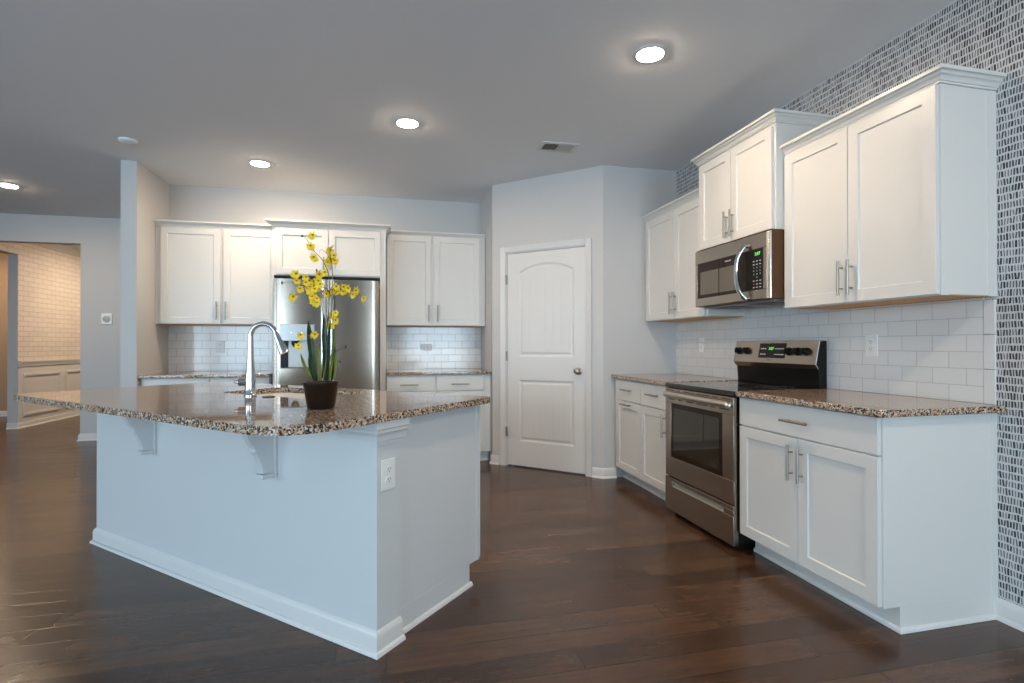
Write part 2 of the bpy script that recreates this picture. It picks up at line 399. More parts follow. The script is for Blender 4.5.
# wainscot: white lower wall, chair rail, picture-frame mouldings, crown
struct(box('wainscot', M['trim'], -5.0995, -5.094, 8.71, 13.0, .09, .90)).name = 'trim_1'
r = MB().sweep([(-5.094, 8.704), (-5.094, 13.0)], [(0, .865), (.012, .870), (.014, .895), (.024, .915), (.030, .935), (.030, .949), (0, .949)])
y = 8.80
while y < 12.4:
    P = [(y, .167), (y + .86, .167), (y + .86, .762), (y, .762)]
    I = offset_poly(P, .03)
    for k in range(4):
        a, b, c, d = P[k], P[(k + 1) % 4], I[(k + 1) % 4], I[k]
        r.prism([a, b, c, d], -5.094, -5.078, 'x')
    y += 1.0
struct(r.build('trim_2', M['trim']))
struct(MB().sweep([(-5.1, YH + T), (-5.1, 13.0)], [(0, H - .10), (.012, H - .10), (.03, H - .07), (.07, H - .02), (.085, H - .001), (0, H - .001)]).build('trim_3', M['trim']))

# ------------------------------------------------------------------ pantry door
door = bpy.data.objects.new('door_1', None); C.objects.link(door); struct(door); door.location = (XQ, YQ, 0); door.rotation_euler = (0, 0, PA)
mb = MB(); cw = .053
def casing_leg(x_in, sgn):
    mb.prism([(x_in + sgn * a, b) for a, b in [(0, 0), (0, -.011), (.010, -.015), (.038, -.015), (.043, -.019), (cw, -.019), (cw, 0)]], 0, DH + .012 + cw)
casing_leg(D0 - .012, -1); casing_leg(D1 + .012, 1)
mb.prism([(-.0, DH + .012), (-.011, DH + .012), (-.015, DH + .022), (-.015, DH + .050), (-.0185, DH + .055), (-.0185, DH + .012 + cw - .0005), (0, DH + .012 + cw - .0005)], D0 - .012, D1 + .012, 'x')
mb.build('casing', M['trim'], door)
MB().box(D0 - .019, D0 - .002, .0, .1, 0, DH + .002).box(D1 + .002, D1 + .019, 0, .1, 0, DH + .002).box(D0 - .019, D1 + .019, 0, .1, DH + .002, DH + .019).build('jamb', M['trim'], door)
# slab with an arched upper panel and a rectangular lower one
def arch(x0, x1, z0, zs, rise, n=16):
    P = [(x0, z0), (x1, z0)]
    for k in range(n + 1):
        t = k / n; P.append((x1 + (x0 - x1) * t, zs + rise * (1 - (2 * t - 1) ** 2)))
    return P
px0, px1 = D0 + .128, D1 - .112
holes = [arch(px0, px1, 1.055, 1.865, .075), [(px0, .245), (px1, .245), (px1, .835), (px0, .835)]]
yf = .012
bm = bmesh.new()
def loop(P, yv):
    vs = [bm.verts.new((p[0], yv, p[1])) for p in P]; return vs
def edges(vs):
    return [bm.edges.new((vs[i], vs[(i + 1) % len(vs)])) for i in range(len(vs))]
outer = [(D0, .012), (D1, .012), (D1, DH), (D0, DH)]
ov = loop(outer, yf); E = edges(ov); hv = []
for h in holes: v = loop(h, yf); hv.append(v); E += edges(v)
bmesh.ops.triangle_fill(bm, edges=E, use_beauty=True)
bk = loop(outer, yf + .035); bm.faces.new(bk)
for i in range(4): bm.faces.new((ov[i], ov[(i + 1) % 4], bk[(i + 1) % 4], bk[i]))
for h, v in zip(holes, hv):
    prev = v
    for ins, dep in ((.008, .004), (.016, .009), (.030, .009), (.040, .004)):
        nv = loop(offset_poly(h, ins), yf + dep)
        for i in range(len(nv)): bm.faces.new((prev[i], prev[(i + 1) % len(nv)], nv[(i + 1) % len(nv)], nv[i]))
        prev = nv
    bm.faces.new(prev)
bmesh.ops.recalc_face_normals(bm, faces=bm.faces)
me = bpy.data.meshes.new('door_slab'); bm.to_mesh(me); bm.free(); me.materials.append(M['trim'])
slab = bpy.data.objects.new('door_slab', me); C.objects.link(slab); slab.parent = door
# shallow planks in both panels
mb = MB(); n = 6; a0, a1 = px0 + .045, px1 - .045; pw = (a1 - a0) / n
for k in range(n):
    x0, x1 = a0 + k * pw + .0015, a0 + (k + 1) * pw - .0015
    f = lambda x: 1.865 - .045 + .075 * (1 - (2 * (x - px0) / (px1 - px0) - 1) ** 2)
    mb.prism([(x0, 1.10), (x1, 1.10), (x1, f(x1)), ((x0 + x1) / 2, f((x0 + x1) / 2)), (x0, f(x0))], yf + .0025, yf + .0045, 'y')
    mb.box(x0, x1, yf + .0025, yf + .0045, .29, .79)
mb.build('panel_planks', M['trim'], slab)
kx = D1 - .062
MB().lathe([(.001, 0), (.032, 0), (.032, -.004), (.026, -.008), (.012, -.012), (.011, -.030), (.018, -.036), (.027, -.045), (.028, -.056), (.022, -.064), (.010, -.068), (.001, -.069)], (kx, yf - .0002, .93), 24, 'y').build('knob', M['nickel'], door)
for z in (1.80, 1.06, .33):
    MB().box(D0 - .0015, D0 + .0005, yf - .006, yf + .03, z - .045, z + .045).tube([(D0 - .002, -.006, z - .046), (D0 - .002, -.006, z + .046)], .006, 8).box(D0 - .0018, D0 + .0004, -.006, yf, z - .045, z + .045).build('hinge', M['nickel'], door)

# ------------------------------------------------------------------ cabinets
def bar_pull(parent, x, z, yf, L=.165, vertical=True, r=.0065):
    mb = MB(); off = .030; h = L / 2; s = L * .30
    if vertical:
        mb.tube([(x, yf - off, z - h), (x, yf - off, z + h)], r, 12)
        for q in (-s, s): mb.tube([(x, yf - .0002, z + q), (x, yf - off, z + q)], .0045, 8)
    else:
        mb.tube([(x - h, yf - off, z), (x + h, yf - off, z)], r, 12)
        for q in (-s, s): mb.tube([(x + q, yf - .0002, z), (x + q, yf - off, z)], .0045, 8)
    return mb.build('handle', M['nickel'], parent)
CROWN = [(0, 0), (.009, 0), (.009, .008), (.014, .009), (.018, .020), (.026, .028), (.029, .029), (.032, .036), (.038, .040), (.045, .041), (.045, .056), (0, .056)]
def cabinet(name, label, cat, loc, rz, w, d, z0, z1, fronts, toe=False, crown=None, cz=None, wood=False, frame='cab', sidepanel=None, group=None):
    """own frame: x along the front, front (face frame) at y=0, back at y=d; fronts: (kind,x0,x1,z0,z1,handle)"""
    t = thing(name, label, cat, (loc[0], loc[1], 0), rz, group)
    mb = MB(); e = .0005
    if toe:
        mb.box(0, w, e, d, z0 + .105, z1); mb.box(0, w, .085, d, z0 + .001, z0 + .105)
    elif wood:
        mb.box(0, w, e, d, z0 + .004, z1)
    else: mb.box(0, w, e, d, z0, z1)
    mb.build('carcass', M[frame], t, bevel=.001)
    if wood:
        u = MB(); u.box(.003, w - .003, .022, d - .003, z0 + .001, z0 + .0038); u.build('underside', M['wood_under'], t)
        MB().box(0, w, e, .02, z0, z0 + .0038).build('bottom_rail', M[frame], t)
    for kind, x0, x1, a, b, hd in fronts:
        mb = MB()
        if kind == 'door': mb.shaker(x0, x1, a, b, -.019, .0188)
        else: mb.box(x0, x1, -.019, -.0002, a, b)
        o = mb.build('door' if kind == 'door' else 'drawer', M['cab'], t, bevel=0 if kind == 'door' else .0015)
        if hd:
            if hd[0] == 'v': bar_pull(o, hd[1], hd[2], -.019, hd[3] if len(hd) > 3 else .172)
            else: bar_pull(o, hd[1], hd[2], -.019, hd[3] if len(hd) > 3 else .172, False)
    if crown:
        k = cz if cz is not None else z1 - .02
        MB().sweep(crown, [(o, k + z) for o, z in CROWN]).box(0, w, -.001, d, k + .02, k + .054).build('crown_molding', M['cab'], t)
    if toe:
        pth = toe if isinstance(toe, list) else [(0, .085), (w, .085)]
        MB().sweep(pth, [(0, .001), (.012, .001), (.011, .010), (.006, .018), (0, .020)]).build('shoe_molding', M['trim'], t)
    return t
R = -PI / 2
WALLX = XW - .0015
# right wall uppers: own x = Y0 - y
def RW(y0, xf): return (xf, y0)
FX = 2.218
t = cabinet('wall_cabinet', 'white two-door wall cabinet nearest the camera, above the outlet right of the microwave', 'cabinet', RW(2.571, FX), R, .861, WALLX - FX, 1.372, 2.262,
        [('door', .002, .427, 1.376, 2.246, ('v', .399, 1.497)), ('door', .431, .860, 1.376, 2.246, ('v', .456 + .0, 1.497))], wood=True,
        crown=[(0, 0), (.861, 0), (.861, WALLX - FX)], cz=2.252)
for a, b in ((0, .04), (WALLX - FX - .045, WALLX - FX)): MB().box(.861, .866, a, b, 1.372, 2.25).build('side_stile', M['cab'], t)
MX = 2.150
t = cabinet('wall_cabinet', 'taller white two-door wall cabinet directly above the microwave', 'cabinet', RW(3.337, MX), R, .762, WALLX - MX, 1.832, 2.458,
        [('door', .020, .372, 1.836, 2.428, ('v', .343, 1.945)), ('door', .377, .748, 1.836, 2.428, ('v', .402, 1.945))],
        crown=[(0, WALLX - MX), (0, 0), (.762, 0), (.762, WALLX - MX)], cz=2.444)
MB().box(.762, .7648, .0, .03, 1.85, 2.44).build('side_stile', M['cab'], t)
t = cabinet('wall_cabinet', 'white two-door wall cabinet in the far corner left of the microwave', 'cabinet', RW(YP - .002, FX), R, .938, WALLX - FX, 1.372, 2.262,
        [('door', .030, .504, 1.376, 2.246, ('v', .480, 1.50)), ('door', .509, .920, 1.376, 2.246, ('v', .534, 1.50))], wood=True,
        crown=[(0, 0), (.938, 0)], cz=2.252)
# right wall bases
BX = 1.921
sd = WALLX - BX
t = cabinet('base_cabinet', 'white base cabinet with one wide drawer, nearest the camera, right of the range', 'cabinet', RW(2.575, BX), R, .865, sd, 0, CU - .001,
        [('drawer', .006, .860, .722, .872, ('h', .435, .795)), ('door', .006, .433, .112, .714, ('v', .402, .594)), ('door', .437, .860, .112, .714, ('v', .467, .594))],
        toe=[(0, .085), (.865, .085), (.865, sd)])
for a, b, c in ((0, .022, .106), (sd - .03, sd, .022)): MB().box(.865, .8675, a, b, c, .876).build('side_stile', M['cab'], t)
cabinet('base_cabinet', 'white base cabinet with two small drawers in the far corner left of the range', 'cabinet', RW(YP - .002, BX), R, .934, sd, 0, CU - .001,
        [('drawer', .062, .508, .702, .868, ('h', .285, .792)), ('drawer', .513, .928, .702, .868, ('h', .732, .792)),
         ('door', .062, .508, .112, .695, ('h', .285, .670)), ('door', .513, .928, .112, .695, ('v', .895, .590))], toe=[(0, .085), (.934, .085)])
# back wall uppers
UY = 5.441; ud = YB - .0015 - UY
cabinet('wall_cabinet', 'white two-door wall cabinet on the back wall, left of the refrigerator', 'cabinet', (XS1 + .002, UY), 0, 1.048, ud, 1.366, 2.285,
        [('door', .044, .546, 1.370, 2.262, ('v', .520, 1.490)), ('door', .571, 1.040, 1.370, 2.262, ('v', .596, 1.490))], wood=True, crown=[(0, 0), (1.045, 0)], cz=2.268)
cabinet('wall_cabinet', 'white two-door wall cabinet on the back wall, right of the refrigerator', 'cabinet', (-.046, UY), 0, 1.012, ud, 1.366, 2.300,
        [('door', .004, .446, 1.370, 2.282, ('v', .420, 1.490)), ('door', .474, .950, 1.370, 2.282, ('v', .510, 1.490))], wood=True, crown=[(0, 0), (1.012, 0)], cz=2.272)
FY = 5.169
t = cabinet('refrigerator_cabinet', 'white two-door cabinet with side panels around and above the refrigerator', 'cabinet', (-1.068, FY), 0, 1.018, YB - .0015 - FY, 1.812, 2.27,
        [('door', .035, .492, 1.822, 2.243, ('v', .455, 1.925, .12)), ('door', .497, .968, 1.822, 2.243, ('v', .520, 1.925, .12))],
        crown=[(0, .222), (0, 0), (1.018, 0), (1.018, .222)], cz=2.262)
for x0, x1 in ((0, .018), (.962, 1.018)): MB().box(x0, x1, 0, YB - .0015 - FY, .001, 1.8115).build('side_panel', M['cab'], t, bevel=.001)
# back wall bases
BY = 5.139; bd = YB - .0015 - BY
cabinet('base_cabinet', 'white base cabinet on the back wall, right of the refrigerator', 'cabinet', (-.046, BY), 0, 1.014, bd, 0, CU - .001,
        [('drawer', .004, .458, .722, .868, ('h', .215, .784)), ('drawer', .474, .938, .722, .868, ('h', .702, .784)),
         ('door', .004, .458, .112, .714, ('v', .425, .594)), ('door', .474, .938, .112, .714, ('v', .508, .594))], toe=[(0, .085), (1.014, .085)])
cabinet('base_cabinet', 'white base cabinet on the back wall, left of the refrigerator', 'cabinet', (XS1 + .002, BY), 0, 1.048, bd, 0, CU - .001,
        [('drawer', .030, .546, .722, .868, ('h', .29, .784)), ('drawer', .556, 1.040, .722, .868, ('h', .80, .784)),
         ('door', .030, .546, .112, .714, ('v', .51, .594)), ('door', .556, 1.040, .112, .714, ('v', .59, .594))], toe=[(0, .085), (1.048, .085)])

# ------------------------------------------------------------------ countertops
def slab_poly(P, z0=CU, z1=CT): return MB().prism(P, z0, z1)
def rect(x0, x1, y0, y1): return [(x0, y0), (x1, y0), (x1, y1), (x0, y1)]
tag(slab_poly(rect(1.879, WALLX, 1.674, 2.577)).build('countertop', M['granite'], bevel=.004), 'short speckled granite countertop right of the range, nearest the camera', 'countertop')
tag(slab_poly(rect(1.879, WALLX, 3.345, YP - .002)).build('countertop', M['granite'], bevel=.004), 'speckled granite countertop in the far corner left of the range', 'countertop')
tag(slab_poly(rect(-.046, XQ - .002, 5.098, YB - .0015)).build('countertop', M['granite'], bevel=.004), 'speckled granite countertop on the back wall right of the refrigerator', 'countertop')
tag(slab_poly(rect(XS1 + .002, -1.072, 5.098, YB - .0015)).build('countertop', M['granite'], bevel=.004), 'speckled granite countertop on the back wall left of the refrigerator', 'countertop')

# ------------------------------------------------------------------ tiled backsplashes
t = thing('backsplash', 'white subway tile backsplash on the right wall behind the range', 'backsplash', (XW, 3, CT))
o = MB().box(XW - .009, XW - .0005, 1.756, YP - .001, CT + .0005, 1.371).box(XW - .009, XW - .0005, 2.575, 3.341, 1.371, 1.43).build('tile_field', M['tile_y'])
o.parent = t; o.matrix_parent_inverse = Matrix.Translation((-XW, -3, -CT))
mb = MB()
for k in range(3): mb.box(XW - .009, XW - .0005, 1.7095, 1.7545, CT + .0005 + k * .151 + .0755 * (1 if k else 0) - (.0755 if k else 0), CT + (k + 1) * .151 - .0015)
o = mb.build('edge_tiles', M['tile_plain'], t, bevel=.002); o.matrix_parent_inverse = Matrix.Translation((-XW, -3, -CT))
tag(box('backsplash', M['tile_x'], XS1 + .001, -1.0695, YB - .009, YB - .0005, CT + .0005, 1.3655), 'white subway tile backsplash left of the refrigerator', 'backsplash')
tag(box('backsplash', M['tile_x'], -.049, XQ - .001, YB - .009, YB - .0005, CT + .0005, 1.3655), 'white subway tile backsplash right of the refrigerator', 'backsplash')

# ------------------------------------------------------------------ outlets
def outlet(label, loc, rz, rocker=False, double=False, group=None, horiz=False):
    w_, h_ = (.116, .116) if double else (.073, .118)
    if horiz: w_, h_ = h_, w_
    t = thing('wall_outlet' if not rocker else 'light_switch', label, 'outlet' if not rocker else 'switch', loc, rz, group)
    MB().box(-w_ / 2, w_ / 2, -.006, -.0003, -h_ / 2, h_ / 2).build('cover_plate', M['white_plastic'], t, bevel=.002)
    if rocker:
        MB().box(-.017, .017, -.010, -.0062, -.033, .033).build('rocker', M['white_plastic'], t, bevel=.001)
    else:
        for s in (-.0195, .0195):
            P = [(.017 * math.cos(a) , .0145 * math.sin(a)) for a in [i * PI / 10 for i in range(20)]]
            if horiz: P = [(x + s, z) for x, z in P]
            else: P = [(x, z + s) for x, z in P]
            so = MB().prism(P, -.0085, -.0062, 'y').build('socket', M['white_plastic'], t)
            ml = MB()
            cx, cz = (s, 0) if horiz else (0, s)
            ml.box(cx - .0075, cx - .005, -.0092, -.0087, cz - .002, cz + .007).box(cx + .005, cx + .0075, -.0092, -.0087, cz - .001, cz + .006).lathe([(.0005, -.0087), (.0025, -.0087), (.0025, -.0092), (.0005, -.0092)], (cx, 0, cz - .008), 10, 'y')
            ml.build('slots', M['mark_dark'], so)
    return t
outlet('white outlet on the tiles between the range and the wallpaper edge', (XW - .009, 2.297, 1.162), R)
outlet('white outlet on the tiles left of the range, in the far right corner', (XW - .009, 3.873, 1.165), R)
outlet('white outlet on the back tiles left of the refrigerator', (-1.659, YB - .009, 1.150), 0)
outlet('white horizontal outlet on the back tiles right of the refrigerator', (.367, YB - .009, 1.145), 0, horiz=True)

# ------------------------------------------------------------------ thermostat, smoke detector, vent, lights
t = thing('thermostat', 'small white thermostat with a round dial on the hall wall', 'thermostat', (-3.425, YH, 1.494), 0)
MB().box(-.058, .058, -.012, -.0005, -.068, .068).build('housing', M['white_plastic'], t, bevel=.004)
MB().lathe([(.001, -.0125), (.040, -.0125), (.040, -.020), (.034, -.024), (.001, -.024)], (0, 0, .0), 28, 'y').build('dial', mat('grey_dial', (.42, .43, .44), .4), t)
t = thing('smoke_detector', 'round white smoke detector on the ceiling above the stub wall', 'smoke detector', (-1.969, 4.569, H))
MB().lathe([(.001, -.0005), (.062, -.0005), (.062, -.010), (.052, -.020), (.030, -.024), (.001, -.024)]).build('housing', M['ceiling'], t)
MB().lathe([(.001, -.0245), (.010, -.0245), (.010, -.027), (.001, -.027)]).build('test_button', M['white_plastic'], t)
t = thing('ceiling_vent', 'white rectangular louvred air vent in the ceiling', 'vent', (1.29, 3.964, H), math.radians(-1))
MB().box(-.150, .150, -.095, -.065, -.008, -.0005).box(-.150, .150, .065, .095, -.008, -.0005).box(-.150, -.120, -.065, .065, -.008, -.0005).box(.120, .150, -.065, .065, -.008, -.0005).box(-.006, .006, -.065, .065, -.008, -.0005).build('frame', M['trim'], t, bevel=.002)
MB().box(-.119, .119, -.064, .064, -.0016, -.0004).build('backing', M['dark_gap'], t)
for k in range(8):
    x = .012 + k * .0135
    MB().prism([(x, -.0018), (x + .0015, -.0018), (x + .0085, -.0085), (x + .007, -.0085)][::-1], -.064, .064, 'y').build('louvre', M['trim'], t)
    x = -.112 + k * .0145
    MB().prism([(x + .007, -.0018), (x + .0085, -.0018), (x + .0015, -.0085), (x, -.0085)][::-1], -.064, .064, 'y').build('louvre', M['trim'], t)
LIGHTS = [((1.364, 2.579), 'glowing recessed ceiling light nearest the camera, above the floor before the range'),
          ((.112, 3.768), 'glowing recessed ceiling light between the vent and the back cabinets, second from the right'),
          ((-1.106, 4.891), 'glowing recessed ceiling light nearest the stub wall, on its right'),
          ((-3.667, 6.115), 'glowing recessed ceiling light at the left picture edge, left of the stub wall')]
l0 = None
for (x, y), lb in LIGHTS + [((-3.75, 8.9), None), ((-3.75, 10.6), None), ((-4.15, 9.75), None), ((-6.0, 9.4), None), ((1.45, .25), None)]:  # unlabelled entries: unseen lamps added to brighten the dining room, foyer and island end
    if l0 is None:
        l0 = t = thing('recessed_light', lb, 'ceiling light', (x, y, H), 0)
        MB().lathe([(.071, -.0005), (.090, -.0005), (.090, -.004), (.082, -.008), (.071, -.009)], closed=True).build('trim_ring', M['trim'], t)
        MB().lathe([(.001, -.001), (.0705, -.001), (.0705, -.0085), (.062, -.012), (.040, -.015), (.001, -.016)]).build('lens', M['lamp'], t)
    else:
        t = copy_tree(l0); t.location = (x, y, H)
        t['label'] = lb or {(-3.75, 8.9): 'glowing recessed ceiling light in the dining room, nearest the hall opening', (-4.15, 9.75): 'glowing recessed ceiling light in the middle of the dining room', (-3.75, 10.6): 'glowing recessed ceiling light in the dining room, farthest from the hall opening', (-6.0, 9.4): 'glowing recessed ceiling light in the foyer beside the dining room'}.get((x, y), 'glowing recessed ceiling light above the floor in front of the wallpapered wall')
    if lb: t['group'] = 'recessed ceiling lights'

# ------------------------------------------------------------------ refrigerator
RX, RY = -1.023, 5.0
t = thing('refrigerator', 'stainless steel french door refrigerator with a water dispenser, under the back cabinets', 'refrigerator', (RX, RY, 0))
MB().box(.006, .908, .070, .700, .025, 1.735).build('body', M['brown_metal'], t, bevel=.004)
MB().box(.02, .90, .075, .60, .001, .0245).build('base_grille', M['black_plastic'], t)
def fdoor(x0, x1, z0, z1, crown=.005, hole=None, n=14):
    """door with a gently bowed stainless front; optional rectangular hole for the dispenser"""
    mb = MB()
    xs = sorted(set([x0 + (x1 - x0) * k / n for k in range(n + 1)] + ([hole[0], hole[1]] if hole else [])))
    def Y(x):
        u = (x - x0) / (x1 - x0) * 2 - 1
        return crown * (u * u) + (.010 * max(0, (abs(u) - .93) / .07) ** 2)
    zs = [z0, z1] if not hole else [z0, hole[2], hole[3], z1]
    P = {}
    vs = []; fs = []
    for i, x in enumerate(xs):
        for j, z in enumerate(zs): P[i, j] = len(vs); vs.append((x, Y(x), z))
    for i in range(len(xs) - 1):
        for j in range(len(zs) - 1):
            if hole and j == 1 and xs[i] >= hole[0] - 1e-6 and xs[i + 1] <= hole[1] + 1e-6: continue
            fs.append((P[i, j], P[i + 1, j], P[i + 1, j + 1], P[i, j + 1]))
    m = len(vs); yb = .064; L = len(zs) - 1
    for i, x in enumerate(xs): vs += [(x, yb, z0), (x, yb, z1)]
    for i in range(len(xs) - 1):
        fs += [(P[i, 0], m + 2 * i, m + 2 * i + 2, P[i + 1, 0]), (P[i, L], P[i + 1, L], m + 2 * i + 3, m + 2 * i + 1), (m + 2 * i, m + 2 * i + 1, m + 2 * i + 3, m + 2 * i + 2)]
    for i in (0, len(xs) - 1):
        fs.append(tuple(P[i, j] for j in range(L + 1)) + (m + 2 * i + 1, m + 2 * i))
    if hole:
        k = [(hole[0], Y(hole[0])), (hole[1], Y(hole[1]))]; yi = .055
        q = len(vs)
        for z in (hole[2], hole[3]):
            for x, yy in k: vs += [(x, yy, z), (x, yi, z)]
        fs += [(q, q + 1, q + 5, q + 4), (q + 2, q + 6, q + 7, q + 3), (q, q + 2, q + 3, q + 1), (q + 4, q + 5, q + 7, q + 6), (q + 1, q + 3, q + 7, q + 5)]
    return mb.add(vs, fs), Y
HX0, HX1, HZ0, HZ1 = .060, .345, .955, 1.205
mb, _ = fdoor(0, .4535, .72, 1.763, hole=(HX0, HX1, HZ0, HZ1)); dl = mb.build('left_door', M['steel'], t)
mb, _ = fdoor(.4575, .912, .72, 1.763); dr = mb.build('right_door', M['steel'], t)
mb, _ = fdoor(0, .912, .06, .712); fz = mb.build('freezer_drawer', M['steel'], t)
for o, x in ((dl, .420), (dr, .500)):
    MB().tube([(x, .004, 1.655), (x, -.030, 1.66), (x, -.048, 1.635), (x, -.052, 1.58), (x, -.052, 1.0), (x, -.048, .90), (x, -.030, .875), (x, .004, .88)], .0115, 12).build('handle', M['chrome'], o)
MB().tube([(.08, .004, .645), (.085, -.045, .645), (.13, -.052, .645), (.79, -.052, .645), (.836, -.045, .645), (.841, .004, .645)], .0115, 12).build('handle', M['chrome'], fz)
dp = MB().box(HX0 - .004, HX1 + .004, -.004, .0125, HZ1, 1.355).build('dispenser_panel', mat('dispenser_grey_panel', (.42, .44, .44), .25, .6), t, bevel=.003)
MB().box(HX0 + .085, HX0 + .095, -.0055, -.0042, 1.275, 1.283).box(HX0 + .175, HX0 + .185, -.0055, -.0042, 1.275, 1.283).build('indicator', emis('white_indicator', (1, 1, 1), 1.2), dp)
cv = MB().box(HX0 + .001, HX0 + .06, .018, .054, HZ0 + .001, HZ1 - .001).box(HX1 - .05, HX1 - .001, .018, .054, HZ0 + .001, HZ1 - .001).build('dispenser_recess', M['black_plastic'], t)
MB().box(HX0 + .061, HX1 - .051, .030, .054, HZ0 + .012, HZ1 - .001).build('paddle_plate', mat('pale_paddle', (.45, .47, .46), .3, .3), cv, bevel=.002)
MB().lathe([(.030, 0), (.034, -.02), (.024, -.045), (.012, -.055), (.001, -.055)][::-1], ((HX0 + HX1) / 2 - .02, .018, HZ1 - .001), 18).build('spout', M['black_plastic'], cv)
MB().box(HX0 + .001, HX1 - .001, -.004, .054, HZ0 + .001, HZ0 + .010).build('drip_tray', M['steel'], cv)
bg = MB().box(.795, .882, .0065, .0105, 1.692, 1.717).build('badge', mat('badge_silver', (.35, .33, .31), .3, .9), dr)
text('lettering', 'FRIGIDAIRE', .0135, M['mark_white'], bg, (.8385, .0060, 1.7045), FRONT)

# ------------------------------------------------------------------ microwave (front on x = 2.115)
MWX = 2.112
t = thing('microwave', 'stainless over-the-range microwave with a curved handle, mounted above the range', 'microwave', (MWX, 3.334, 0), R)
MZ0, MZ1 = 1.436, 1.822; W = .758
MB().box(.002, W - .001, .008, WALLX - MWX - .008, MZ0 - .003, MZ1 + .008).build('body', M['brown_metal'], t)
fr = MB()
fr.box(0, .727, 0, .0075, 1.735, MZ1); fr.box(0, .727, 0, .0075, MZ0, 1.492); fr.box(0, .026, 0, .0075, 1.492, 1.735); fr.box(.697, .727, 0, .0075, 1.492, 1.735)
fr.build('front_frame', M['steel_range'], t, bevel=.002)
MB().prism([(.7275, .0075), (.7275, 0), (.745, .0005), (.753, .003), (W, .0075)], MZ0, MZ1).build('edge_trim', mat('bright_edge_steel', (.70, .64, .56), .25, 1.), t)  # curved edge of the front frame, its lit look painted in with brighter steel
MB().box(.0265, .540, .0015, .0075, 1.4925, 1.7345).build('door_glass', M['black_glass'], t)
MB().prism([(.060, 1.515), (.455, 1.512), (.455, 1.672), (.060, 1.672)], .0005, .0014, 'y').build('window_screen', M['mesh_glass'], t)
MB().box(.2690, .2780, .0002, .0012, 1.4925, 1.7345).build('window_divider', M['black_glass'], t)  # dark reflection across the window, put in as a strip of black glass
cp = MB().box(.541, .6965, .0015, .0075, 1.4925, 1.7345).build('control_panel', M['black_plastic'], t, bevel=.001)
text('clock_digits', '3:07', .028, M['green_led'], cp, (.648, .0008, 1.706), FRONT)
keys = ['1', '2', '3', '4', '5', '6', '7', '8', '9', '', '0', '']
kz = 1.664
for rr in range(9):
    for cc in range(3):
        x = .615 + cc * .028; z = kz - rr * .0195
        if 2 <= rr <= 5:
            s = keys[(rr - 2) * 3 + cc]
            if s: text('key_mark', s, .012, M['mark_white'], cp, (x, .0010, z), FRONT)
        else:
            MB().box(x - .007, x + .007, .0008, .0014, z - .0022, z + .0022).build('key_mark', M['mark_red'] if (rr == 7 and cc == 0) else M['mark_white'], cp)
text('lettering', 'FRIGIDAIRE', .0125, M['mark_white'], t, (.370, .0004, 1.707), FRONT)
pts = []
for k in range(17):
    u = k / 16; a = u * 2 - 1
    pts.append((.562 - .050 * (1 - a * a), -.014 - .034 * (1 - a ** 4), 1.776 - u * .338))
def strap(pts, wdt, th):
    mb = MB(); vs = []
    for i, p in enumerate(pts):
        d = (Vector(pts[min(i + 1, len(pts) - 1)]) - Vector(pts[max(i - 1, 0)])).normalized()
        n = Vector((0, -1, 0)); n = (n - d * n.dot(d)).normalized(); s_ = d.cross(n)
        P = Vector(p)
        for a in range(12):
            q = a * PI / 6; vs.append(P + s_ * math.cos(q) * wdt / 2 + n * math.sin(q) * th / 2)
    n_ = 12
    fs = [(i * n_ + k, i * n_ + (k + 1) % n_, (i + 1) * n_ + (k + 1) % n_, (i + 1) * n_ + k) for i in range(len(pts) - 1) for k in range(n_)]
    fs += [tuple(range(n_)), tuple(range((len(pts) - 1) * n_, len(pts) * n_))]
    return mb.add(vs, fs)
hb = strap(pts, .034, .015)
hb.tube([(.560, -.016, 1.766), (.560, -.0003, 1.766)], .011, 10).tube([(.560, -.016, 1.448), (.560, -.0003, 1.448)], .011, 10)
hb.build('handle', M['chrome'], t)
v = MB().box(.03, W - .03, .05, .34, MZ0 - .014, MZ0 - .0035).build('vent_underside', mat('microwave_underside', (.30, .31, .31), .4, .6), t, bevel=.003)
MB().box(.10, .30, .09, .26, MZ0 - .0165, MZ0 - .0145).box(.45, .65, .09, .26, MZ0 - .0165, MZ0 - .0145).build('grease_filter', M['mark_dark'], v)

# ------------------------------------------------------------------ range (front on x = 1.875)
GX = 1.875; G0 = 3.338; W = .752
t = thing('kitchen_range', 'stainless freestanding electric range with a black glass cooktop, between the base cabinets', 'range', (GX, G0, 0), R)
dB = WALLX - .010 - GX
MB().box(.004, W - .004, .032, dB - .004, .045, .868).box(.03, W - .03, .06, dB - .05, .001, .045).build('body', M['black_plastic'], t)
MB().box(0, W, .004, .60, .872, .9035).box(-.0, W + .0, .0, .012, .874, .900).build('cooktop', M['cooktop'], t, bevel=.003)
bn = MB()
for cx, cy, r_ in ((.19, .16, .105), (.56, .16, .085), (.19, .43, .075), (.56, .43, .105)):
    for rr in (r_, r_ * .62):
        bn.lathe([(rr - .0012, .9036), (rr, .9036), (rr, .9039), (rr - .0012, .9039)], (cx, cy, 0), 40, closed=True)
bn.build('burner_ring', mat('grey_burner_ring', (.12, .12, .12), .3), t)
dm = MB()
dm.box(.001, W - .001, .003, .030, .262, .396); dm.box(.001, W - .001, .003, .030, .767, .868); dm.box(.001, .072, .003, .030, .396, .767); dm.box(W - .105, W - .001, .003, .030, .396, .767)
dr_ = dm.build('oven_door', M['steel_range'], t, bevel=.0015)
MB().box(.0725, W - .1055, .0045, .029, .3965, .7665).build('window_border', M['black_glass'], dr_)
MB().box(.105, W - .138, .0036, .0044, .430, .735).build('window_glass', M['oven_glass'], dr_)
for a, b in ((.02, .11), (.16, .19), (.23, .36), (.38, .52), (.55, .60), (.64, .72)):
    MB().box(a, b, .0018, .0029, .853, .858).build('vent_slot', M['dark_gap'], dr_)
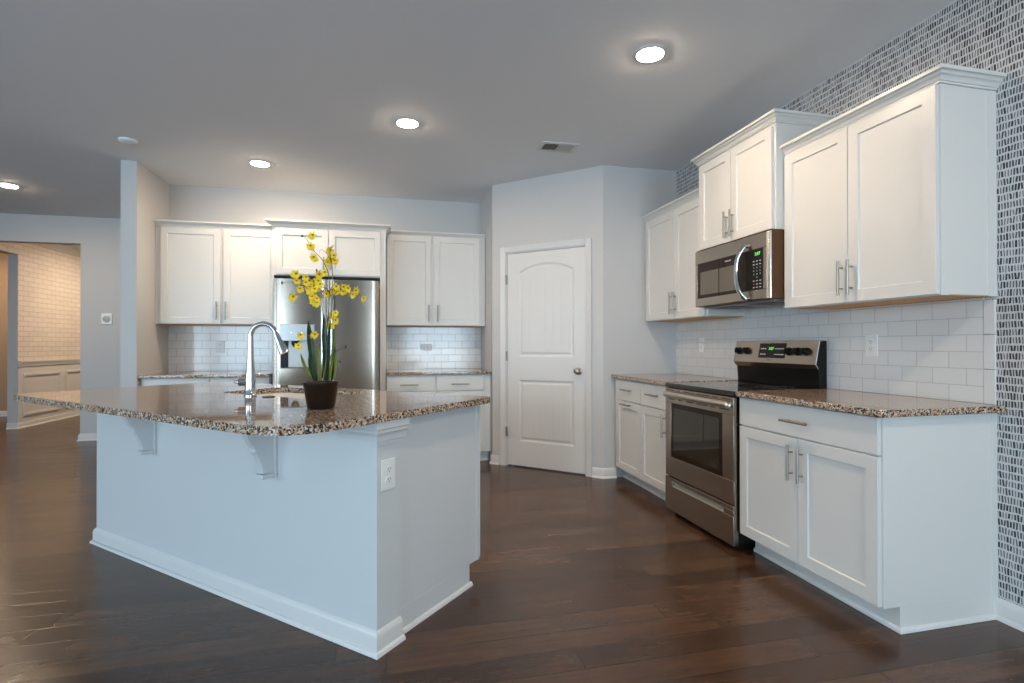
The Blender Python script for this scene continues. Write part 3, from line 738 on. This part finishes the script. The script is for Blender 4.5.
for a, b in ((.05, .12), (.17, .22), (.26, .35), (.38, .50), (.53, .58), (.62, .71)):
    MB().box(a, b, .0018, .0029, .792, .798).build('vent_slot', M['dark_gap'], dr_)
MB().tube([(.052, -.028, .828), (.055, -.031, .828), (W - .008, -.031, .828), (W - .005, -.028, .828)], [.010, .0185, .0185, .010], 16).tube([(.07, .0028, .828), (.07, -.026, .828)], .011, 10).tube([(W - .03, .0028, .828), (W - .03, -.026, .828)], .011, 10).build('handle', mat('satin_handle', (.60, .54, .47), .36, 1.), dr_)
dm = MB()
z0, z1, s0, s1 = .030, .254, .088, .660
dm.box(.001, W - .001, .0, .030, z0, .196); dm.box(.001, W - .001, 0, .030, .228, z1); dm.box(.001, s0, 0, .030, .196, .228); dm.box(s1, W - .001, 0, .030, .196, .228)
q = dm.build('storage_drawer', M['steel_range'], t, bevel=.0015)
MB().prism([(.004, .1965), (.029, .1965), (.029, .2275), (.026, .2275), (.024, .210), (.004, .199)], s0 + .0005, s1 - .0005, 'x').build('recessed_handle', mat('pale_recess_steel', (.72, .68, .62), .3, .7), q)
MB().box(W - .0008, W + .0035, .005, .028, .036, .862).build('side_trim', M['steel'], t)
# backguard: black box with a tilted stainless control panel
y0 = dB - .085
MB().prism([(y0 + .030, .904), (dB - .001, .904), (dB - .001, 1.190), (y0 + .028, 1.190), (y0 + .004, 1.06), (y0 + .020, 1.030)], .006, W - .006, 'x').build('backguard', M['black_plastic'], t, bevel=.002)
pp = [(y0 + .025, 1.193), (y0 + .060, 1.193), (y0 + .060, 1.187), (y0 + .030, 1.186), (y0 + .004, 1.052), (y0 + .022, 1.024), (y0 + .018, 1.018), (y0 - .004, 1.048)]
cp = MB().prism(pp, .0, W, 'x').build('control_panel', M['steel_range'], t, bevel=.001)
ca = math.atan2(.029, .145)    # tilt of the panel face
def PF(x, z, o=0): # point on the panel face, o = outwards
    u = (z - 1.048) / .145
    return (x, y0 - .004 + .029 * u - o * math.cos(ca), z + o * math.sin(ca))
def pbox(x0, x1, z0, z1, o0, o1):
    mb = MB(); vs = [PF(x, z, o) for o in (o0, o1) for z in (z0, z1) for x in (x0, x1)]
    return mb.add(vs, [(0, 2, 3, 1), (4, 5, 7, 6), (0, 1, 5, 4), (2, 6, 7, 3), (0, 4, 6, 2), (1, 3, 7, 5)])
ds = pbox(.256, .497, 1.080, 1.176, .0003, .0022).build('display_panel', M['black_glass'], cp)
TI = (PI / 2 - ca, 0, 0)
text('clock_digits', '3:07', .026, M['green_led'], ds, PF(.368, 1.140, .0026), TI)
for x in (.278, .296, .316, .411, .428, .446, .464, .480):
    for z in (1.140, 1.103):
        if random.random() < .85: pbox(x - .006, x + .006, z - .003, z + .003, .0023, .0027).build('key_mark', M['mark_white'], ds)
text('lettering', 'FRIGIDAIRE', .010, M['mark_dark'], cp, PF(.362, 1.066, .0004), TI)
for x in (.048, .132, .528, .601, .672):
    k = MB().lathe([(.001, 0), (.026, 0), (.026, .006), (.020, .009), (.019, .026), (.016, .029), (.001, .029)], (0, 0, 0), 22)
    k.box(-.004, .004, -.019, .019, .024, .035)
    o = k.build('knob', M['black_plastic'], cp); o.location = PF(x, 1.124, .0006); o.rotation_euler = (PI / 2 - ca, random.choice((0, .0)), 0)
cpk = pbox(W - .002, W + .004, 1.05, 1.19, -.004, .003).build('end_cap', M['chrome'], cp)

# ------------------------------------------------------------------ island, own frame: x along its long front, y away from the camera
IA = math.radians(-43); IB = (-.052, 2.018)
ex = Vector((math.cos(IA), math.sin(IA))); ey = Vector((-math.sin(IA), math.cos(IA)))
def IW(a, b, z=0): p = Vector(IB) + ex * a + ey * b; return (p.x, p.y, z)
t = thing('kitchen_island', 'pale painted kitchen island base with corbels and baseboard, standing diagonally on the floor', 'kitchen island', (IB[0], IB[1], 0), IA)
A0, A1 = -2.265, -.015; KW = .144
top = CU - .0008
MB().box(A0, A1, .015, KW, .001, top).build('knee_wall', M['island'], t)
MB().box(A0, A1 - .016, KW, .7245, .105, top).box(A0, A1 - .016, KW, .650, .001, .105).build('cabinet_body', M['island'], t, bevel=.001)
MB().box(A1 - .016, A1 - .011, .705, .7255, .106, top).build('corner_stile', M['island'], t)
nx = [(A0 + .006, -1.72), (-1.714, -1.18), (-1.174, -.70), (-.694, -.0310)]
for i, (a, b) in enumerate(nx):   # doors on the far, working side (front faces +y)
    vs = MB().shaker(-b, -a, .112, .866, -.019, .0188)
    o = vs.build('door', M['cab'], t); o.rotation_euler = (0, 0, PI); o.location = (0, .7255, 0)
    bar_pull(o, -b + .035 if i % 2 else -a - .035, .72, -.019)
MB().sweep([(A0, KW), (A0, .015), (A1, .015), (A1, KW)], [(o_, z_ + .001) for o_, z_ in BB]).sweep([(A0, KW), (A0, .015), (A1, .015), (A1, KW + .003)], [(o_, z_ + .001) for o_, z_ in SH]).build('baseboard', M['trim'], t)
MB().sweep([(A1 - .016, KW + .024), (A1 - .016, .662)], [(0, .001), (.012, .001), (.011, .010), (.006, .018), (0, .020)]).build('shoe_molding', M['trim'], t)
# cap moulding wraps the end of the knee wall
CAPP = [(0, .786), (.010, .786), (.010, .800), (.015, .802), (.016, .818), (.020, .832), (.022, .834), (.022, .846), (.026, .850), (.026, top), (0, top)]
MB().sweep([(-.20, .015), (A1, .015), (A1, KW), (A1 - .0155, KW)], CAPP).build('cap_molding', M['island'], t)
def corbel(xr):
    wdt = .036; bw_ = .060; bz = .593
    P = [(.0, top), (0, bz + .035)]
    S = [(-.050, bz + .026), (-.052, bz + .050), (-.060, bz + .076), (-.072, bz + .104), (-.082, bz + .120), (-.086, bz + .124), (-.085, bz + .134), (-.092, bz + .148),
         (-.104, bz + .162), (-.116, bz + .186), (-.128, bz + .212), (-.144, bz + .236), (-.152, bz + .250), (-.152, top)]
    prof = [(y_ + .004, z_) for y_, z_ in [(0, top), (0, bz + .022)] + S]
    xc = xr - bw_ / 2
    o = MB().prism(prof, xc - wdt / 2, xc + wdt / 2, 'x').build('corbel', M['island'], t, bevel=.002)
    MB().box(xr - bw_, xr, .003, .0148, bz, top).box(xr - bw_ + .004, xr - .004, -.056, .003, bz + .004, bz + .024).build('back_plate', M['island'], o, bevel=.003)
for xr in (-1.594, -.599): corbel(xr)

# countertop with a rounded sink cut-out
def rounded(P, rad, n=8):
    out = []
    for i, p in enumerate(P):
        r_ = rad[i] if isinstance(rad, (list, tuple)) else rad
        a, b, c = Vector(P[i - 1]), Vector(p), Vector(P[(i + 1) % len(P)])
        d1, d2 = (a - b).normalized(), (c - b).normalized()
        if r_ <= 0: out.append(tuple(b)); continue
        p1, p2 = b + d1 * r_, b + d2 * r_
        for k in range(n + 1):
            u = k / n; q = p1 * (1 - u) ** 2 + b * 2 * u * (1 - u) + p2 * u * u; out.append((q.x, q.y))
    return out
OUT = rounded([(A0 - .004, -.368), (.014, -.412), (.022, .775), (A0 - .004, .775)], [.05, .22, .03, .05], 10)
SX0, SX1, SY0, SY1 = -1.43, -.70, .245, .650
HOLE = rounded([(SX0, SY0), (SX1, SY0), (SX1, SY1), (SX0, SY1)], .09, 8)
bm = bmesh.new()
def mk(P, z): return [bm.verts.new((p[0], p[1], z)) for p in P]
o0, o1, h0, h1 = mk(OUT, CU), mk(OUT, CT), mk(HOLE, CU), mk(HOLE, CT)
for a, b in ((o0, h0), (o1, h1)):
    ed = [bm.edges.new((s[i], s[(i + 1) % len(s)])) for s in (a, b) for i in range(len(s))]
    bmesh.ops.triangle_fill(bm, edges=ed, use_beauty=True)
for a, b in ((o0, o1), (h0, h1)):
    for i in range(len(a)): bm.faces.new((a[i], a[(i + 1) % len(a)], b[(i + 1) % len(a)], b[i]))
bmesh.ops.recalc_face_normals(bm, faces=bm.faces)
me = bpy.data.meshes.new('island_countertop'); bm.to_mesh(me); bm.free(); me.materials.append(M['granite'])
ic = bpy.data.objects.new('countertop', me); C.objects.link(ic); ic.location = (IB[0], IB[1], 0); ic.rotation_euler = (0, 0, IA)
tag(ic, 'large diagonal speckled granite countertop with rounded corners on the island', 'countertop')
bv = ic.modifiers.new('bevel', 'BEVEL'); bv.width = .005; bv.segments = 3; bv.limit_method = 'ANGLE'; bv.angle_limit = .9

# sink: two undermount bowls (its rim sits under the stone)
t = thing('sink', 'undermount steel double bowl sink set in the island countertop', 'sink', (IB[0], IB[1], 0), IA)
def bowl(x0, x1, y0, y1, zt, zb):
    mb = MB(); R4 = lambda i: rounded([(x0 + i, y0 + i), (x1 - i, y0 + i), (x1 - i, y1 - i), (x0 + i, y1 - i)], max(.02, .09 - i), 6)
    rings = [(R4(-.012), zt), (R4(0), zt), (R4(.008), zb + .03), (R4(.03), zb)]
    n = len(rings[0][0]); vs = [(p[0], p[1], z) for P, z in rings for p in P]
    fs = [(j * n + i, j * n + (i + 1) % n, (j + 1) * n + (i + 1) % n, (j + 1) * n + i) for j in range(3) for i in range(n)]
    fs.append(tuple(range(3 * n, 4 * n)))
    o_r = [(R4(.005), zb + .027), (R4(.027), zb - .002)]
    return mb.add(vs, fs)
xm = (SX0 + SX1) / 2
zt = CU - .0012
for x0, x1 in ((SX0 + .004, xm - .010), (xm + .010, SX1 - .004)):
    b_ = bowl(x0, x1, SY0 + .004, SY1 - .004, zt, .70).build('bowl', M['sink'], t)
    MB().lathe([(.045, .7005), (.045, .703), (.035, .703), (.030, .7012), (.001, .7012)][::-1], ((x0 + x1) / 2, (SY0 + SY1) / 2, 0), 20).build('drain', M['chrome'], b_)
# faucet
fa, fb = -1.067, .198
t = thing('faucet', 'tall chrome gooseneck kitchen faucet standing on the island countertop beside the sink', 'faucet', IW(fa, fb, CT + .0005), IA + .0)
fd = Vector((.90, .44)).normalized()
MB().lathe([(.001, 0), (.030, 0), (.030, .006), (.0265, .010), (.0255, .05), (.0250, .085), (.021, .13), (.0165, .19), (.0150, .25), (.0145, .300), (.001, .300)], n=24).build('body', M['chrome'], t)
pts = []; R0 = .068
for k in range(15):
    a = PI * (1 - k / 14 * .93); pts.append((fd.x * (R0 + R0 * math.cos(a)), fd.y * (R0 + R0 * math.cos(a)), .300 + .0 + R0 * .98 * math.sin(a)))
MB().tube([(0, 0, .298)] + pts, .0128, 14).build('spout', M['chrome'], t)
e = Vector(pts[-1]); d_ = (Vector(pts[-1]) - Vector(pts[-2])).normalized(); d_ = (d_ + Vector((fd.x * .10, fd.y * .10, 0))).normalized()
MB().tube([e - d_ * .004, e + d_ * .015, e + d_ * .05, e + d_ * .085, e + d_ * .105, e + d_ * .108], [.0140, .0150, .0175, .0225, .0240, .020], 16).build('spray_head', M['chrome'], t)
hd = Vector((-.62, -.78, 0)).normalized()
MB().tube([hd * .018 + Vector((0, 0, .072)), hd * .052 + Vector((0, 0, .072)), hd * .056 + Vector((0, 0, .072))], [.0195, .0195, .015], 16).tube([hd * .054 + Vector((0, 0, .072)), hd * .075 + Vector((0, 0, .074)), hd * .078 + Vector((0, 0, .074))], [.009, .006, .003], 10).build('handle', M['chrome'], t)
t = thing('air_switch_button', 'small flat dark round button on the island countertop between faucet and sink', 'button', IW(-.945, .215, CT + .0005), IA)
MB().lathe([(.001, 0), (.030, 0), (.030, .003), (.022, .005), (.001, .005)], n=20).build('cap', M['black_plastic'], t)

# island outlet
o = outlet('white outlet on the end of the island knee wall', IW(A1, .072, .668), IA + PI / 2)

# ------------------------------------------------------------------ orchid
PX, PY = -.281, 2.268
fw = Vector((PX, PY)).normalized(); rt = Vector((fw.y, -fw.x))      # directions across and along the view line at the pot
t = thing('potted_orchid', 'potted orchid with sprays of small yellow flowers in a dark glazed pot on the island', 'orchid', (PX, PY, CT + .0005), math.atan2(rt.y, rt.x))
MB().lathe([(.001, 0), (.052, 0), (.054, .004), (.0675, .088), (.0690, .090), (.0705, .108), (.0665, .108), (.064, .100), (.001, .100)], n=36).build('pot', M['pot'], t)
MB().lathe([(.001, .1005), (.0635, .1005), (.055, .107), (.03, .112), (.001, .113)], n=24).build('soil', M['soil'], t)
def L(u, v): return ((u - 321) / 241., (406.3 - v) / 241.)      # offsets in metres read off the plant's proportions
def blade(x0, z0, x1, z1, wd, bend=0, depth=0, m='leaf', y0=0):
    n = 9; vs = []; fs = []
    for k in range(n):
        u = k / (n - 1); x = x0 + (x1 - x0) * u + bend * math.sin(u * PI); z = z0 + (z1 - z0) * u; y = y0 + depth * u * u
        ww = wd * (.45 + 1.6 * u) * (1 - u ** 3) * .62 + .0008
        vs += [(x - ww / 2, y - .002, z), (x, y + .003, z), (x + ww / 2, y - .002, z), (x, y + .0045, z)]
    for k in range(n - 1):
        for j in range(4): fs.append((k * 4 + j, k * 4 + (j + 1) % 4, k * 4 + 4 + (j + 1) % 4, k * 4 + 4 + j))
    fs += [(0, 1, 2, 3), ((n - 1) * 4, (n - 1) * 4 + 1, (n - 1) * 4 + 2, (n - 1) * 4 + 3)]
    return MB().add(vs, fs).build('leaf', M[m], t)
def BL(u0, v0, u1, v1, w_, b=0, d=0, m='leaf', y=0):
    a, c = L(u0, v0), L(u1, v1); return blade(a[0], a[1], c[0], c[1], w_, b, d, m, y)
BL(317, 380, 309.5, 320, .036, -.004, -.02, y=-.01)
BL(325, 380, 323.6, 313, .034, .002, .01, y=.01)
BL(329, 380, 333, 326, .018, .004, .03, 'pale_leaf', y=.012)
BL(327, 380, 328.5, 322, .020, .002, -.01, y=-.018)
BL(321, 380, 318, 342, .020, -.002, -.04, 'pale_leaf', y=-.01)
BL(331, 380, 334, 345, .018, .002, .0, y=.02)
BL(313, 378, 303, 352, .018, -.006, -.05, 'pale_leaf', y=-.02)
BL(315, 379, 311, 352, .026, -.004, -.03, y=-.028)
BL(333, 378, 334, 350, .014, .003, -.03, 'pale_leaf', y=-.02)
def stem(P, r0, r1, m='stem', name='stem'):
    Q = [Vector(p) for p in P]; S = []
    for i in range(len(Q) - 1):     # catmull-rom
        a, b, c, d = Q[max(i - 1, 0)], Q[i], Q[i + 1], Q[min(i + 2, len(Q) - 1)]
        for k in range(6):
            u = k / 6; S.append(.5 * ((2 * b) + (c - a) * u + (2 * a - 5 * b + 4 * c - d) * u * u + (3 * b - a - 3 * c + d) * u ** 3))
    S.append(Q[-1]); n = len(S)
    return MB().tube(S, [r0 + (r1 - r0) * i / (n - 1) for i in range(n)], 7).build(name, M[m], t)
def S3(pts): return [(L(u, v)[0], y, L(u, v)[1]) for u, v, y in pts]
stem(S3([(323, 379, 0), (328.5, 340, .005), (331, 300, .01), (331.5, 268, .005), (329, 250, -.01), (333, 245, -.015)]), .0028, .0010)
stem(S3([(325, 379, .01), (325.5, 345, 0), (328, 310, -.01), (329, 280, -.01), (323, 262, -.02), (314, 252, -.03), (310, 245, -.03), (306, 239.5, -.03), (304, 239, -.03)]), .0024, .0006, 'twig')
stem(S3([(329, 292, .0), (325, 288, -.02), (314, 288, -.05), (303, 287, -.06), (294, 284, -.05), (286, 285, -.04)]), .0016, .0006, 'twig')
stem(S3([(316, 289, -.05), (305, 294, -.06), (296, 298, -.07)]), .0010, .0005, 'twig')
stem(S3([(331, 300, .01), (336, 290, .03), (345, 287, .05), (352, 290, .06), (358, 296, .06)]), .0016, .0006, 'twig')
stem(S3([(345, 287, .05), (355, 288, .05), (362, 296, .06)]), .0010, .0005, 'twig')
stem(S3([(322, 279, -.02), (320, 274, -.02), (317, 271, -.01)]), .0009, .0005, 'twig')
stem(S3([(319, 379, -.02), (318, 355, -.05), (314, 338, -.07), (306, 334, -.08)]), .0018, .0008)
stem(S3([(328, 379, .0), (331, 350, -.03), (332, 320, -.04), (333, 312, -.04)]), .0016, .0008)
stem(S3([(331, 376, .02), (333, 366, .03), (336, 361.5, .03), (340, 360.5, .03)]), .0016, .0006, 'twig')
stem(S3([(333, 352, .02), (340, 348, .03), (345, 346, .04)]), .0014, .0006, 'twig')
stem(S3([(331, 262, 0), (326, 253, -.01), (321, 250, -.01), (319, 254, -.01)]), .0009, .0005, 'twig')
# one flower: ruffled lip, five small petals, throat
def flower_mesh():
    mb = MB(); rnd = random.Random(3)
    def petal(a, ln, wd, up, ruffle=0):
        n = 7; vs = []; ca_, sa_ = math.cos(a), math.sin(a)
        for i in range(n):
            u = i / (n - 1); ww = wd * math.sin(PI * min(1, .12 + u * .80)) ** .7
            for j in (-1, -.5, 0, .5, 1):
                r_ = ln * u; s_ = ww * j / 2; h_ = up * u * u + .0012 * abs(j) + ruffle * math.sin(j * 5 + u * 6) * u
                vs.append((r_ * ca_ - s_ * sa_, -h_ - .0008, r_ * sa_ + s_ * ca_))
        m_ = len(vs); vs += [(x, y + .0011, z) for x, y, z in vs]
        fs = []
        for i in range(n - 1):
            for j in range(4):
                q = i * 5 + j; fs += [(q, q + 1, q + 6, q + 5), (m_ + q + 5, m_ + q + 6, m_ + q + 1, m_ + q)]
        for i in range(n - 1):
            for j in (0, 4): q = i * 5 + j; fs.append((q, q + 5, m_ + q + 5, m_ + q))
        for j in range(4): q = (n - 1) * 5 + j; fs.append((q, q + 1, m_ + q + 1, m_ + q)); fs.append((j, m_ + j, m_ + j + 1, j + 1))
        mb.add(vs, fs)
    petal(-PI / 2 - .38, .0165, .0150, .003, .0016); petal(-PI / 2 + .38, .0165, .0150, .003, .0016)     # two-lobed lip
    for a in (PI / 2, PI / 2 + 1.15, PI / 2 - 1.15, PI + .25, -.25): petal(a, .0125, .0068, .002, .0006)
    mb.cur = 1; mb.lathe([(.0005, -.0015), (.0030, -.002), (.0034, -.0035), (.0018, -.0058), (.0004, -.006)], (0, 0, 0), 10, 'y')
    ob = mb.build('flower', [M['petal'], M['petal_core']], t, smooth=60); return ob
FL = [(390, 205), (375, 283), (395, 368), (510, 285), (538, 325), (540, 360), (490, 365), (512, 340), (475, 448), (430, 478), (283, 490), (285, 535), (345, 510), (345, 545), (305, 585), (375, 555), (395, 525), (430, 525), (440, 552), (405, 590), (380, 600), (398, 640), (415, 655), (485, 598), (520, 575), (552, 570), (548, 552), (605, 548), (602, 585), (628, 560), (670, 600), (700, 565), (742, 625), (262, 640), (415, 560), (360, 575), (385, 635)]
FLP = [(260 + x / 7.31, 210 + y / 7.31) for x, y in FL] + [(240 + x / 5.256, 300 + y / 5.256) for x, y in [(395, 175), (325, 180), (318, 235), (478, 72), (498, 63), (496, 97), (470, 125), (388, 3), (405, 10)]]
f0 = None; rnd = random.Random(11)
for i, (u, v) in enumerate(FLP):
    if f0 is None: f0 = o = flower_mesh()
    else: o = f0.copy(); C.objects.link(o); o.parent = t
    x, z = L(u, v); dep = -.05 if u < 322 else .03
    o.location = (x, dep + rnd.uniform(-.025, .025), z); o.rotation_euler = (rnd.uniform(-.6, .5), rnd.uniform(-.5, .5), rnd.uniform(-.7, .7)); s_ = rnd.uniform(1.1, 1.45); o.scale = (s_,) * 3
for u, v in ((303.7, 238.8), (286, 285), (339, 361), (344.5, 346.2), (317, 271.5)):
    x, z = L(u, v); MB().lathe([(.0004, -.006), (.0030, -.002), (.0034, .002), (.0015, .007), (.0004, .008)], (0, 0, 0), 8).build('bud', M['twig'], t, loc=(x, -.03 if u < 322 else .03, z))
